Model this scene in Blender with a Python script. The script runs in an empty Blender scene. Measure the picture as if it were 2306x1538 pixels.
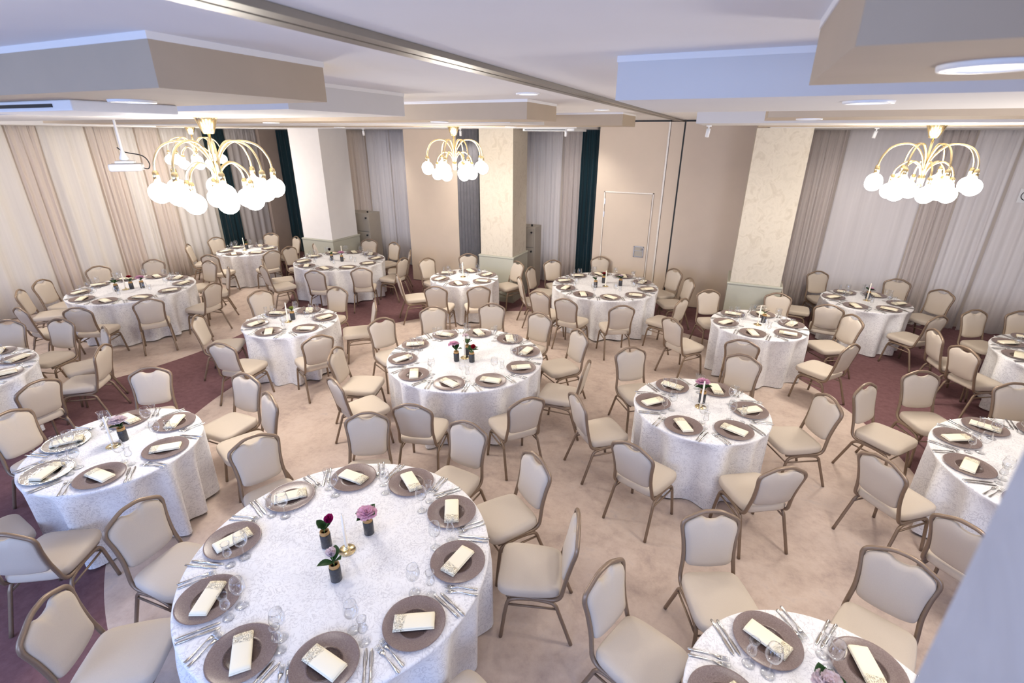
import bpy, bmesh, math, random
from mathutils import Vector, Matrix
# ---------------------------------------------------------------- camera, light, exposure
SC = bpy.context.scene
COL = SC.collection
PI = math.pi
R = math.radians
CAM_H, PITCH, YAW, ROLL, FPX = 3.25, 22.452, 23.5, 0.322, 1116.7
cam_data = bpy.data.cameras.new('camera')
cam = bpy.data.objects.new('camera', cam_data)
COL.objects.link(cam)
cam_data.sensor_width = 36.0
cam_data.lens = FPX / 2306 * 36.0
cam_data.clip_start = 0.05
cam.matrix_world = (Matrix.Translation((0, 0, CAM_H)) @ Matrix.Rotation(R(YAW), 4, 'Z')
                    @ Matrix.Rotation(R(90 - PITCH), 4, 'X') @ Matrix.Rotation(R(ROLL), 4, 'Z'))
cam_data.dof.use_dof = True
cam_data.dof.focus_distance = 4.2
cam_data.dof.aperture_fstop = 3.2
SC.camera = cam
SC.view_settings.view_transform = 'Standard'
SC.view_settings.look = 'None'
SC.view_settings.gamma = 1.0
SC.view_settings.use_curve_mapping = False
SC.view_settings.exposure = 0.26
world = bpy.data.worlds.new('sky')
SC.world = world
world.use_nodes = True
world.node_tree.nodes['Background'].inputs[0].default_value = (0.62, 0.74, 1.0, 1)
world.node_tree.nodes['Background'].inputs[1].default_value = 1.0
LAMP_W = 84.0          # each chandelier
SPOT_W = 30.0          # each recessed downlight
BACK_W = 2.6         # daylight per metre of window behind the sheers
DAY_W = 92.0          # each front window
def area(name, loc, rot, sx, sy, w, colr):
    d = bpy.data.lights.new(name, 'AREA'); d.shape = 'RECTANGLE'; d.size = sx; d.size_y = sy
    d.energy = w; d.color = colr
    o = bpy.data.objects.new(name, d); COL.objects.link(o); o.location = loc; o.rotation_euler = rot
    return o
# daylight entering by the tall windows of the front wall, behind the camera
FRONT_V = -2.6
for k, u in enumerate((-8.0, -4.2, -0.4, 3.4)):
    area('window_daylight', (u, FRONT_V + 0.45, 1.9), (R(68), 0, 0), 2.2, 2.0, DAY_W, (0.38, 0.55, 1.0))
# windows behind the sheer curtains of the back and left walls
for u, w in ((3.2, 4.2), (-3.6, 1.6), (-8.2, 2.0)):
    area('curtain_daylight', (u, 11.28, 1.9), (R(-90), 0, 0), w, 2.6, BACK_W * 1.6 * w, (.84, .90, 1.0))
area('curtain_daylight', (-12.23, 6.4, 1.9), (R(90), 0, R(-90)), 5.6, 2.6, BACK_W * 4.0, (.86, .91, 1.0))
SC.cycles.use_denoising = True
SC.cycles.max_bounces = 7
SC.cycles.diffuse_bounces = 4
SC.cycles.glossy_bounces = 3
SC.cycles.transmission_bounces = 4
SC.cycles.transparent_max_bounces = 12
SC.cycles.sample_clamp_indirect = 4.0
SC.cycles.sample_clamp_direct = 0.0
SC.cycles.caustics_reflective = False
SC.cycles.caustics_refractive = False

# ---------------------------------------------------------------- helpers
def obj(name, bm, m, parent=None, smooth=True, loc=None):
    me = bpy.data.meshes.new(name)
    bmesh.ops.recalc_face_normals(bm, faces=bm.faces)
    bm.to_mesh(me); bm.free()
    if smooth:
        for p in me.polygons: p.use_smooth = True
    for x in (m if isinstance(m, (list, tuple)) else [m]): me.materials.append(x)
    o = bpy.data.objects.new(name, me); COL.objects.link(o)
    if parent: o.parent = parent
    if loc: o.location = loc
    return o
def tag(o, label, cat, group=None):
    o['label'] = label; o['category'] = cat
    if group: o['group'] = group
    return o
def thing(name, label, cat, loc=(0, 0, 0), rz=0, group=None):
    o = bpy.data.objects.new(name, None); COL.objects.link(o)
    o.location = loc; o.rotation_euler = (0, 0, rz); o.empty_display_size = 0.1
    return tag(o, label, cat, group)
def struct(o):
    o['kind'] = 'structure'; return o
def copy_tree(o, parent=None):
    c = o.copy(); COL.objects.link(c)
    if parent is not None: c.parent = parent
    for ch in list(o.children): copy_tree(ch, c)
    return c
def box(bm, x0, x1, y0, y1, z0, z1, mi=0):
    r = bmesh.ops.create_cube(bm, size=1.0)['verts']
    for v in r:
        v.co = Vector((x0 + (v.co.x + .5) * (x1 - x0), y0 + (v.co.y + .5) * (y1 - y0), z0 + (v.co.z + .5) * (z1 - z0)))
    fs = set(f for v in r for f in v.link_faces)
    for f in fs: f.material_index = mi
    return r
def bevel_box(bm, x0, x1, y0, y1, z0, z1, b=.006, seg=2, mi=0):
    r = box(bm, x0, x1, y0, y1, z0, z1, mi)
    es = list(set(e for v in r for e in v.link_edges))
    bmesh.ops.bevel(bm, geom=es, offset=b, segments=seg, affect='EDGES', profile=.5)
def catmull(pts, n=4, closed=False):
    P = [Vector(p) for p in pts]; out = []; N = len(P)
    for i in range(N if closed else N - 1):
        a, b, c, d = (P[(i - 1) % N], P[i], P[(i + 1) % N], P[(i + 2) % N]) if closed else (P[max(i - 1, 0)], P[i], P[i + 1], P[min(i + 2, N - 1)])
        for k in range(n):
            t = k / n
            out.append(.5 * ((2 * b) + (c - a) * t + (2 * a - 5 * b + 4 * c - d) * t * t + (3 * b - a - 3 * c + d) * t ** 3))
    if not closed: out.append(P[-1])
    return out
def tube(bm, pts, r, seg=8, cap=True, mi=0):
    pts = [Vector(p) for p in pts]; rings = []; up = None
    for i, p in enumerate(pts):
        t = (pts[min(i + 1, len(pts) - 1)] - pts[max(i - 1, 0)]).normalized()
        if up is None:
            up = t.orthogonal().normalized()
        up = (up - t * up.dot(t)).normalized()
        s = t.cross(up); rr = r[i] if isinstance(r, (list, tuple)) else r
        rings.append([bm.verts.new(p + (up * math.cos(a) + s * math.sin(a)) * rr) for a in (2 * PI * k / seg for k in range(seg))])
    for a, b in zip(rings, rings[1:]):
        for k in range(seg):
            f = bm.faces.new((a[k], a[(k + 1) % seg], b[(k + 1) % seg], b[k])); f.material_index = mi
    if cap:
        for q in (rings[0], rings[-1]):
            f = bm.faces.new(q); f.material_index = mi
def lathe(bm, prof, seg=24, c=(0, 0, 0), mi=0):
    rings = []
    for r, z in prof:
        if r < 1e-5: rings.append([bm.verts.new((c[0], c[1], c[2] + z))])
        else: rings.append([bm.verts.new((c[0] + r * math.cos(2 * PI * k / seg), c[1] + r * math.sin(2 * PI * k / seg), c[2] + z)) for k in range(seg)])
    for a, b in zip(rings, rings[1:]):
        for k in range(seg):
            k2 = (k + 1) % seg
            if len(a) == 1 and len(b) == 1: continue
            if len(a) == 1: f = bm.faces.new((a[0], b[k2], b[k]))
            elif len(b) == 1: f = bm.faces.new((a[k], a[k2], b[0]))
            else: f = bm.faces.new((a[k], a[k2], b[k2], b[k]))
            f.material_index = mi
def rings_mesh(bm, rings):
    """closed rings (lists of Vectors, or one Vector as a pole) joined in order"""
    vs = [[bm.verts.new(p) for p in r] for r in rings]
    for a, b in zip(vs, vs[1:]):
        n = max(len(a), len(b))
        for k in range(n):
            k2 = (k + 1) % n
            if len(a) == 1: bm.faces.new((a[0], b[k2], b[k]))
            elif len(b) == 1: bm.faces.new((a[k], a[k2], b[0]))
            else: bm.faces.new((a[k], a[k2], b[k2], b[k]))
def prism(bm, poly, z0, z1, mi=0):
    a = [bm.verts.new((x, y, z0)) for x, y in poly]; b = [bm.verts.new((x, y, z1)) for x, y in poly]
    n = len(poly)
    for k in range(n):
        f = bm.faces.new((a[k], a[(k + 1) % n], b[(k + 1) % n], b[k])); f.material_index = mi
    for q in (list(reversed(a)), b):
        f = bm.faces.new(q); f.material_index = mi

# ---------------------------------------------------------------- materials
def srgb(r, g, b):
    f = lambda c: (c / 255 / 12.92) if c <= 10 else ((c / 255 + .055) / 1.055) ** 2.4
    return (f(r), f(g), f(b))
def new_mat(name):
    m = bpy.data.materials.new(name); m.use_nodes = True
    nt = m.node_tree
    return m, nt, nt.nodes['Principled BSDF']
def link(nt, a, b): nt.links.new(a, b)
def coords(nt, scale=(1, 1, 1), kind='Object'):
    tc = nt.nodes.new('ShaderNodeTexCoord'); mp = nt.nodes.new('ShaderNodeMapping')
    mp.inputs['Scale'].default_value = scale
    link(nt, tc.outputs[kind], mp.inputs['Vector']); return mp.outputs['Vector']
def noise(nt, vec, scale, detail=4, rough=.55, dist=0):
    n = nt.nodes.new('ShaderNodeTexNoise'); n.inputs['Scale'].default_value = scale
    n.inputs['Detail'].default_value = detail; n.inputs['Roughness'].default_value = rough
    n.inputs['Distortion'].default_value = dist
    link(nt, vec, n.inputs['Vector']); return n.outputs['Fac']
def ramp(nt, fac, stops):
    r = nt.nodes.new('ShaderNodeValToRGB'); e = r.color_ramp.elements
    while len(e) < len(stops): e.new(.5)
    for el, (p, c) in zip(e, stops):
        el.position = p; el.color = (*c, 1) if len(c) == 3 else c
    link(nt, fac, r.inputs['Fac']); return r.outputs['Color']
def math_node(nt, op, a, b=None):
    n = nt.nodes.new('ShaderNodeMath'); n.operation = op
    for i, x in enumerate((a, b)):
        if x is None: continue
        if isinstance(x, (int, float)): n.inputs[i].default_value = x
        else: link(nt, x, n.inputs[i])
    return n.outputs[0]
def mixc(nt, fac, a, b):
    n = nt.nodes.new('ShaderNodeMix'); n.data_type = 'RGBA'
    if isinstance(fac, (int, float)): n.inputs[0].default_value = fac
    else: link(nt, fac, n.inputs[0])
    for i, x in ((6, a), (7, b)):
        if isinstance(x, tuple): n.inputs[i].default_value = (*x, 1)
        else: link(nt, x, n.inputs[i])
    return n.outputs[2]
def bump(nt, bs, fac, strength=.2, dist=.01):
    b = nt.nodes.new('ShaderNodeBump'); b.inputs['Strength'].default_value = strength; b.inputs['Distance'].default_value = dist
    link(nt, fac, b.inputs['Height']); link(nt, b.outputs['Normal'], bs.inputs['Normal'])
def plain(name, c, rough=.5, metal=0., var=.06, scale=30, bmp=0.):
    m, nt, bs = new_mat(name)
    v = coords(nt); f = noise(nt, v, scale)
    lo = tuple(x * (1 - var) for x in c); hi = tuple(min(1, x * (1 + var)) for x in c)
    link(nt, ramp(nt, f, [(.3, lo), (.7, hi)]), bs.inputs['Base Color'])
    bs.inputs['Roughness'].default_value = rough; bs.inputs['Metallic'].default_value = metal
    if bmp: bump(nt, bs, f, bmp, .004)
    return m
M = {}
M['ceiling'] = plain('ceiling_white', srgb(226, 223, 222), .9, var=.01, scale=3)
M['soffit_white'] = plain('soffit_white', srgb(208, 205, 203), .85, var=.01, scale=3)
M['gap_white'] = plain('shadow_gap_white', srgb(232, 229, 226), .85, var=.01, scale=3)
M['soffit_beige'] = plain('soffit_beige', srgb(180, 164, 144), .85, var=.03, scale=4)
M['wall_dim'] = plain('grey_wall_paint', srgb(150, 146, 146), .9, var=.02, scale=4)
M['wall'] = plain('wall_paint', srgb(222, 212, 200), .9, var=.02, scale=4)
M['taupe'] = plain('taupe_paint', srgb(170, 152, 140), .9, var=.03, scale=4)
M['panel'] = plain('partition_laminate', srgb(206, 188, 168), .55, var=.02, scale=3)
M['panel_dark'] = plain('black_seal', (.012, .012, .013), .6)
M['panel_trim'] = plain('aluminium_trim', srgb(225, 215, 200), .4, .2)
M['steel'] = plain('satin_steel', (.62, .61, .60), .3, 1.0, var=.04)
M['fabric'] = plain('chair_fabric', srgb(195, 182, 167), .95, var=.05, scale=420, bmp=.15)
M['bronze'] = plain('taupe_metal', srgb(136, 116, 98), .38, .35, var=.05, scale=60)
M['brass'] = plain('polished_brass', (.90, .74, .44), .22, 1.0, var=.03)
M['silver'] = plain('cutlery_steel', (.66, .65, .64), .16, 1.0, var=.03)
M['candle'] = plain('ivory_wax', srgb(250, 240, 222), .5, var=.02)
M['vase'] = plain('charcoal_glass', srgb(56, 55, 58), .25, var=.25, scale=60)
M['vase_neck'] = plain('cork_neck', srgb(176, 136, 84), .7, var=.15, scale=90)
M['leaf'] = plain('leaf_green', srgb(40, 84, 34), .5, var=.3, scale=40)
M['stem'] = plain('stem_green', srgb(104, 130, 70), .6, var=.2, scale=40)
M['sage'] = plain('sage_paint', srgb(172, 170, 156), .6, var=.02, scale=5)
M['white_metal'] = plain('white_plastic', srgb(236, 236, 236), .4, var=.01)
M['black'] = plain('black_plastic', (.015, .015, .016), .4)
M['cabinet'] = plain('cabinet_grey', srgb(168, 158, 144), .5, var=.03, scale=5)
M['pleat'] = plain('pleated_vinyl_grey', srgb(120, 118, 122), .45, .2, var=.08, scale=12)
M['track'] = plain('track_metal', srgb(140, 134, 126), .4, .5, var=.04, scale=8)
for k, c in dict(magenta=(182, 12, 120), pink=(255, 212, 231), pale=(255, 236, 240), red=(176, 20, 46), white=(250, 240, 232), dark=(70, 48, 60), lime=(196, 204, 120)).items():
    M['petal_' + k] = plain('petal_' + k, srgb(*c), .7, var=.12, scale=50)

for k in list(M):
    if k.startswith('petal_'):
        nt = M[k].node_tree; bs = nt.nodes['Principled BSDF']
        tl = nt.nodes.new('ShaderNodeBsdfTranslucent'); link(nt, bs.inputs['Base Color'].links[0].from_socket, tl.inputs['Color'])
        mx = nt.nodes.new('ShaderNodeMixShader'); mx.inputs[0].default_value = .45
        link(nt, bs.outputs[0], mx.inputs[1]); link(nt, tl.outputs[0], mx.inputs[2]); link(nt, mx.outputs[0], nt.nodes['Material Output'].inputs['Surface'])
def cloth_mat():
    m, nt, bs = new_mat('damask_cloth')
    v = coords(nt)
    n1 = noise(nt, v, 20, 3, .5, 1.8)
    ln = math_node(nt, 'ABSOLUTE', math_node(nt, 'SUBTRACT', n1, .5))
    pat = ramp(nt, ln, [(.0, (1, 1, 1)), (.018, (.8, .8, .8)), (.045, (0, 0, 0))])
    big = noise(nt, v, 7, 2)
    amt = math_node(nt, 'MULTIPLY', pat, ramp(nt, big, [(.35, (.5, .5, .5)), (.6, (1, 1, 1))]))
    link(nt, mixc(nt, amt, srgb(236, 234, 234), srgb(204, 201, 203)), bs.inputs['Base Color'])
    bs.inputs['Roughness'].default_value = .75
    bs.inputs['Sheen Weight'].default_value = .2
    bump(nt, bs, amt, .12, .003)
    return m
M['cloth'] = cloth_mat()
def plate_mat(name, metal):
    m, nt, bs = new_mat(name)
    v = coords(nt)
    n = noise(nt, v, 160, 5, .7)
    ln = nt.nodes.new('ShaderNodeVectorMath'); ln.operation = 'LENGTH'; link(nt, v, ln.inputs[0])
    rr = ln.outputs['Value']
    if metal:
        bs.inputs['Base Color'].default_value = (.86, .85, .83, 1); bs.inputs['Metallic'].default_value = 1
        bs.inputs['Roughness'].default_value = .12; bump(nt, bs, noise(nt, v, 45, 2), .5, .01)
        return m
    rim = ramp(nt, n, [(.3, srgb(124, 107, 103)), (.7, srgb(164, 147, 142))])
    well = ramp(nt, n, [(.3, srgb(92, 76, 72)), (.7, srgb(116, 98, 94))])
    edge = ramp(nt, rr, [(.090, (0, 0, 0)), (.094, (1, 1, 1))])
    link(nt, mixc(nt, edge, well, rim), bs.inputs['Base Color'])
    bs.inputs['Roughness'].default_value = .24
    bs.inputs['Specular IOR Level'].default_value = .4
    bump(nt, bs, n, .10, .003)
    tr = nt.nodes.new('ShaderNodeBsdfTransparent'); tr.inputs[0].default_value = (.72, .62, .60, 1)
    mx = nt.nodes.new('ShaderNodeMixShader'); mx.inputs[0].default_value = .32
    link(nt, bs.outputs[0], mx.inputs[1]); link(nt, tr.outputs[0], mx.inputs[2])
    link(nt, mx.outputs[0], nt.nodes['Material Output'].inputs['Surface'])
    return m
M['smoky'] = plate_mat('smoky_glass', False)
M['silvery_plate'] = plate_mat('silvery_metallic', True)
def glass_mat():
    m, nt, bs = new_mat('clear_glass')
    lw = nt.nodes.new('ShaderNodeLayerWeight'); lw.inputs['Blend'].default_value = .5
    v = coords(nt); n = noise(nt, v, 12)
    gl = nt.nodes.new('ShaderNodeBsdfGlossy'); gl.inputs['Roughness'].default_value = .03
    link(nt, ramp(nt, n, [(.2, (.92, .93, .95)), (.8, (1, 1, 1))]), gl.inputs['Color'])
    tr = nt.nodes.new('ShaderNodeBsdfTransparent'); tr.inputs[0].default_value = (.975, .98, .985, 1)
    fac = math_node(nt, 'ADD', math_node(nt, 'MULTIPLY', math_node(nt, 'POWER', lw.outputs['Facing'], 2.6), .85), .03)
    mx = nt.nodes.new('ShaderNodeMixShader'); link(nt, fac, mx.inputs[0])
    link(nt, tr.outputs[0], mx.inputs[1]); link(nt, gl.outputs[0], mx.inputs[2])
    link(nt, mx.outputs[0], nt.nodes['Material Output'].inputs['Surface'])
    return m
M['glass'] = glass_mat()
def napkin_mat():
    m, nt, bs = new_mat('printed_napkin')
    v = coords(nt)
    sp = nt.nodes.new('ShaderNodeSeparateXYZ'); link(nt, v, sp.inputs[0])
    n1 = noise(nt, v, 75, 2, .5, 1.5)
    ln = ramp(nt, math_node(nt, 'ABSOLUTE', math_node(nt, 'SUBTRACT', n1, .5)), [(.03, (1, 1, 1)), (.075, (0, 0, 0))])
    edge = math_node(nt, 'ADD', sp.outputs['X'], math_node(nt, 'MULTIPLY', noise(nt, v, 30, 2), .05))
    zone = ramp(nt, edge, [(.072, (0, 0, 0)), (.086, (1, 1, 1))])
    fac = math_node(nt, 'MULTIPLY', math_node(nt, 'MULTIPLY', ln, zone), .85)
    ink = ramp(nt, noise(nt, v, 40), [(.4, srgb(150, 128, 84)), (.6, srgb(128, 124, 112))])
    link(nt, mixc(nt, fac, srgb(248, 238, 212), ink), bs.inputs['Base Color'])
    bs.inputs['Roughness'].default_value = .85
    return m
M['napkin'] = napkin_mat()
def carpet_mat():
    m, nt, bs = new_mat('two_tone_carpet')
    v = coords(nt)
    a = noise(nt, v, 2.6, 6, .65, .6); b = noise(nt, v, 14, 4, .7)
    c = math_node(nt, 'ADD', math_node(nt, 'MULTIPLY', a, .6), math_node(nt, 'MULTIPLY', b, .4))
    beige = ramp(nt, c, [(.34, srgb(172, 154, 145)), (.47, srgb(191, 172, 160)), (.56, srgb(199, 181, 169)), (.68, srgb(183, 168, 162))])
    plum = ramp(nt, b, [(.3, srgb(106, 76, 79)), (.7, srgb(124, 92, 94))])
    masks = None
    for cx, cy, rad in ((-1.95, 4.95, 4.17), (-11.75, 4.9, 4.17), (7.85, 4.9, 4.17)):
        sub = nt.nodes.new('ShaderNodeVectorMath'); sub.operation = 'SUBTRACT'
        sub.inputs[1].default_value = (cx, cy, 0); link(nt, v, sub.inputs[0])
        ln = nt.nodes.new('ShaderNodeVectorMath'); ln.operation = 'LENGTH'; link(nt, sub.outputs[0], ln.inputs[0])
        k = math_node(nt, 'LESS_THAN', ln.outputs['Value'], rad)
        masks = k if masks is None else math_node(nt, 'MAXIMUM', masks, k)
    link(nt, mixc(nt, masks, plum, beige), bs.inputs['Base Color'])
    bs.inputs['Roughness'].default_value = 1.0
    bs.inputs['Specular IOR Level'].default_value = .1
    bump(nt, bs, noise(nt, v, 260, 2), .25, .004)
    return m
M['carpet'] = carpet_mat()
def pillar_mat(name='pillar_wallpaper', lo=(188, 177, 160), mid=(202, 192, 176), hi=(194, 184, 168)):
    m, nt, bs = new_mat(name)
    v = coords(nt, (1, 1, .8)); n = noise(nt, v, 7, 5, .6, 1.2)
    link(nt, ramp(nt, n, [(.35, srgb(*lo)), (.5, srgb(*mid)), (.65, srgb(*hi))]), bs.inputs['Base Color'])
    bs.inputs['Roughness'].default_value = .8; bump(nt, bs, n, .2, .01)
    return m
M['pillar'] = pillar_mat()
M['pillar_shaded'] = pillar_mat('pillar_shaded_wallpaper', (176, 176, 180), (194, 194, 198), (184, 184, 188))  # white wallpaper of the near pillar, its shade mixed into the colour as grey
M['pillar_white'] = plain('pillar_white', srgb(224, 219, 216), .8, var=.015, scale=6)
def curtain_mat(name, c, rough=.9, stripe=.05):
    m, nt, bs = new_mat(name)
    v = coords(nt, (9, 9, .12)); n = noise(nt, v, 3.2, 4, .6)
    lo = tuple(x * (1 - stripe) for x in c); hi = tuple(min(1, x * (1 + stripe)) for x in c)
    link(nt, ramp(nt, n, [(.3, lo), (.7, hi)]), bs.inputs['Base Color'])
    bs.inputs['Roughness'].default_value = rough; bs.inputs['Sheen Weight'].default_value = .3
    if 'sheer' in name:
        tl = nt.nodes.new('ShaderNodeBsdfTranslucent'); tl.inputs['Color'].default_value = (*c, 1)
        mx = nt.nodes.new('ShaderNodeMixShader'); mx.inputs[0].default_value = .30
        link(nt, bs.outputs[0], mx.inputs[1]); link(nt, tl.outputs[0], mx.inputs[2])
        link(nt, mx.outputs[0], nt.nodes['Material Output'].inputs['Surface'])
    return m
M['sheer_white'] = curtain_mat('sheer_white', srgb(242, 237, 232))
M['sheer_beige'] = curtain_mat('sheer_beige', srgb(236, 226, 218))
M['sheer_grey'] = curtain_mat('sheer_grey', srgb(234, 228, 226))
M['sheer_taupe'] = curtain_mat('sheer_taupe', srgb(222, 212, 206))
M['velvet'] = curtain_mat('teal_velvet', srgb(16, 52, 62), .85, .5)
def emit(name, c, s):
    m, nt, bs = new_mat(name)
    v = coords(nt); n = noise(nt, v, 5)
    link(nt, ramp(nt, n, [(.2, tuple(x * .96 for x in c)), (.8, c)]), bs.inputs['Emission Color'])
    bs.inputs['Emission Strength'].default_value = s
    bs.inputs['Base Color'].default_value = (*c, 1)
    return m
M['bulb'] = emit('glowing_globe', (1.0, .95, .86), 14.0)
M['diffuser'] = emit('downlight_diffuser', (1.0, .96, .9), 3.0)

# ---------------------------------------------------------------- room shell
CEIL, SOFF = 3.55, 3.39
UL, UR, VB = -12.25, 8.6, 11.3
bm = bmesh.new(); box(bm, UL - .15, UR + .15, FRONT_V - .15, VB + .15, -.12, 0)
struct(obj('floor', bm, M['carpet'], smooth=False))
bm = bmesh.new(); box(bm, UL - .15, UR + .15, FRONT_V - .15, VB + .15, CEIL, CEIL + .12)
struct(obj('ceiling', bm, M['ceiling'], smooth=False))
bm = bmesh.new(); box(bm, UL - .15, UL, FRONT_V - .15, VB + .15, 0, CEIL); struct(obj('wall_left', bm, M['wall'], smooth=False))
bm = bmesh.new(); box(bm, UR, UR + .15, FRONT_V - .15, VB + .15, 0, CEIL); struct(obj('wall_right', bm, M['wall_dim'], smooth=False))
bm = bmesh.new(); box(bm, UL, UR, VB, VB + .15, 0, CEIL); struct(obj('wall_back', bm, M['wall'], smooth=False))
WIN = (-8.0, -4.2, -0.4, 3.4)
bm = bmesh.new()
edges = [UL] + [x for u in WIN for x in (u - 1.15, u + 1.15)] + [UR]
for a, b in zip(edges[0::2], edges[1::2]): box(bm, a, b, FRONT_V - .15, FRONT_V, 0, CEIL)
for u in WIN:
    box(bm, u - 1.15, u + 1.15, FRONT_V - .15, FRONT_V, 0, .75); box(bm, u - 1.15, u + 1.15, FRONT_V - .15, FRONT_V, 3.05, CEIL)
struct(obj('wall_front', bm, M['wall_dim'], smooth=False))
for k, u in enumerate(WIN):
    bm = bmesh.new()
    for a, b in ((u - 1.15, u - 1.09), (u - .03, u + .03), (u + 1.09, u + 1.15)): box(bm, a, b, FRONT_V - .11, FRONT_V - .05, .75, 3.05)
    for a, b in ((.75, .81), (2.99, 3.05)): box(bm, u - 1.15, u + 1.15, FRONT_V - .11, FRONT_V - .05, a, b)
    struct(obj('window_%d' % (k + 1), bm, M['white_metal'], smooth=False))
# dropped ceiling boxes in alternating beige and white
def soffit(n, u0, u1, v0, v1, colr):
    bm = bmesh.new(); box(bm, u0, u1, v0, v1, SOFF, CEIL - .022)
    o = struct(obj('trim_%d' % n, bm, M['soffit_' + colr], smooth=False))
    bm = bmesh.new(); box(bm, u0 - .004, u1 + .004, v0 - .004, v1 + .004, CEIL - .022, CEIL + .01)
    s = obj('shadow_gap_strip', bm, M['gap_white'], o, smooth=False)
n = 0
for s in ((-8.2, -1.77, 1.19, 1.95, 'beige'), (-9.6, -2.45, 2.38, 3.53, 'white'), (-9.2, -1.78, 4.39, 5.17, 'beige'),
          (-9.6, -2.45, 5.55, 6.65, 'white'), (-10.9, -1.52, 7.08, 7.95, 'beige'), (UL, -2.72, 9.0, VB, 'white'), (UL, -10.9, FRONT_V, 8.99, 'white'),
          (.14, UR, 1.085, 1.80, 'beige'), (-.52, UR, 2.25, 3.42, 'white'), (.12, UR, 4.45, 5.25, 'beige'), (-.52, UR, 6.1, 7.2, 'white'),
          (.12, UR, 7.6, 8.4, 'beige'), (.30, UR, 8.8, VB, 'white')):
    n += 1; soffit(n, *s)
# sliding-wall track in the ceiling
bm = bmesh.new()
box(bm, -1.235, -1.180, FRONT_V + .02, 10.38, CEIL - .022, CEIL - .001); box(bm, -1.165, -1.110, FRONT_V + .02, 10.38, CEIL - .022, CEIL - .001)
tr = obj('ceiling_track', bm, M['track'], smooth=False)
tag(tr, 'long grey metal sliding-wall track across the white ceiling', 'track')
bm = bmesh.new(); box(bm, -1.180, -1.165, FRONT_V + .02, 10.38, CEIL - .008, CEIL - .001); obj('slot', bm, M['panel_dark'], tr, smooth=False)

# pillars
def pillar(nm, u0, u1, v0, v1, m, wains=True):
    bm = bmesh.new(); box(bm, u0, u1, v0, v1, 0, SOFF if wains else CEIL)
    o = struct(obj(nm, bm, m, smooth=False))
    if wains:
        bm = bmesh.new()
        box(bm, u0 - .02, u1 + .02, v0 - .02, v1 + .02, 0, .93)
        bevel_box(bm, u0 - .045, u1 + .045, v0 - .045, v1 + .045, .93, .97, .012)
        box(bm, u0 - .035, u1 + .035, v0 - .035, v1 + .035, 0, .10)
        for a, b in ((u0 - .03, u0 + .07), (u1 - .07, u1 + .03)): box(bm, a, b, v0 - .03, v1 + .03, .10, .84)
        for a, b in ((v0 - .029, v0 + .068), (v1 - .068, v1 + .029)): box(bm, u0 - .0285, u1 + .0285, a, b, .098, .842)
        box(bm, u0 - .031, u1 + .031, v0 - .031, v1 + .031, .84, .931)
        obj('wainscot', bm, M['sage'], o, smooth=False)
    return o
pillar('pillar_left', -9.43, -8.55, 9.03, 9.92, M['pillar_white'])
pillar('pillar_middle', -4.72, -4.00, 9.20, 9.92, M['pillar'])
pillar('pillar_right', .13, .90, 9.08, 9.85, M['pillar'])
pillar('pillar_front', .2065, .80, .10, .40, M['pillar_shaded'], False)

# sliding-wall panels parked at the back
def panel(label, u0, u1, v0, v1, z1, m=None):
    bm = bmesh.new(); box(bm, u0, u1, v0, v1, .015, z1)
    o = obj('partition_panel', bm, m or M['panel'], smooth=False)
    return tag(o, label, 'partition panel', 'movable partition panels')
p1 = panel('beige movable wall panel with a flush pass door', -2.66, -1.335, 10.42, 10.54, CEIL - .03)
def strip(nm, par, m, *b):
    bm = bmesh.new(); box(bm, *b); return obj(nm, bm, m, par, smooth=False)
strip('edge_trim', p1, M['panel_trim'], -1.355, -1.325, 10.405, 10.42, .015, CEIL - .03)
p2 = panel('narrow beige closing panel between two dark seams', -1.315, -1.085, 10.42, 10.54, CEIL - .03)
strip('seal', p2, M['panel_dark'], -1.085, -1.055, 10.425, 10.53, .015, CEIL - .03)
strip('seal', p2, M['bronze'], -1.325, -1.315, 10.425, 10.53, .015, CEIL - .03)
p3 = panel('wide blank beige wall panel beside the textured pillar', -1.055, .9, 10.42, 10.54, CEIL - .03)
strip('head_seal', p3, M['panel_dark'], -1.055, .29, 10.43, 10.53, CEIL - .03, CEIL - .001)
strip('head_seal', p1, M['panel_dark'], -2.66, -1.335, 10.43, 10.53, CEIL - .03, CEIL - .001)
p4 = panel('beige wall panel standing between sheer curtain and grey pleats', -6.92, -5.60, 9.85, 9.95, SOFF - .002)
# flush pass door
bm = bmesh.new(); box(bm, -2.455, -1.525, 10.405, 10.419, .03, 2.20)
d = struct(obj('door_1', bm, M['panel'], smooth=False))
bm = bmesh.new()
for b in ((-2.485, -2.467, .03, 2.232), (-1.513, -1.495, .03, 2.232), (-2.485, -1.495, 2.212, 2.232)): box(bm, b[0], b[1], 10.400, 10.419, b[2], b[3])
obj('door_frame', bm, M['panel_trim'], d, smooth=False)
for z in (1.72, 1.98):
    bm = bmesh.new(); box(bm, -2.469, -2.453, 10.396, 10.405, z, z + .11); obj('hinge', bm, M['steel'], d, smooth=False)
bm = bmesh.new()
for b in ((-1.78, -1.765, .95, 1.17), (-1.595, -1.58, .95, 1.17), (-1.78, -1.58, .95, .965), (-1.78, -1.58, 1.155, 1.17), (-1.765, -1.595, 1.075, 1.085)):
    box(bm, b[0], b[1], 10.388, 10.405, b[2], b[3])
lathe(bm, [(0, 0), (.022, 0), (.022, .03), (0, .03)], 12, (-1.62, 10.40, 1.10))
dh = obj('door_handle', bm, M['steel'], d, smooth=False)
bm = bmesh.new(); box(bm, -1.765, -1.595, 10.398, 10.405, .965, 1.155); obj('recess_plate', bm, M['cabinet'], dh, smooth=False)
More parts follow.
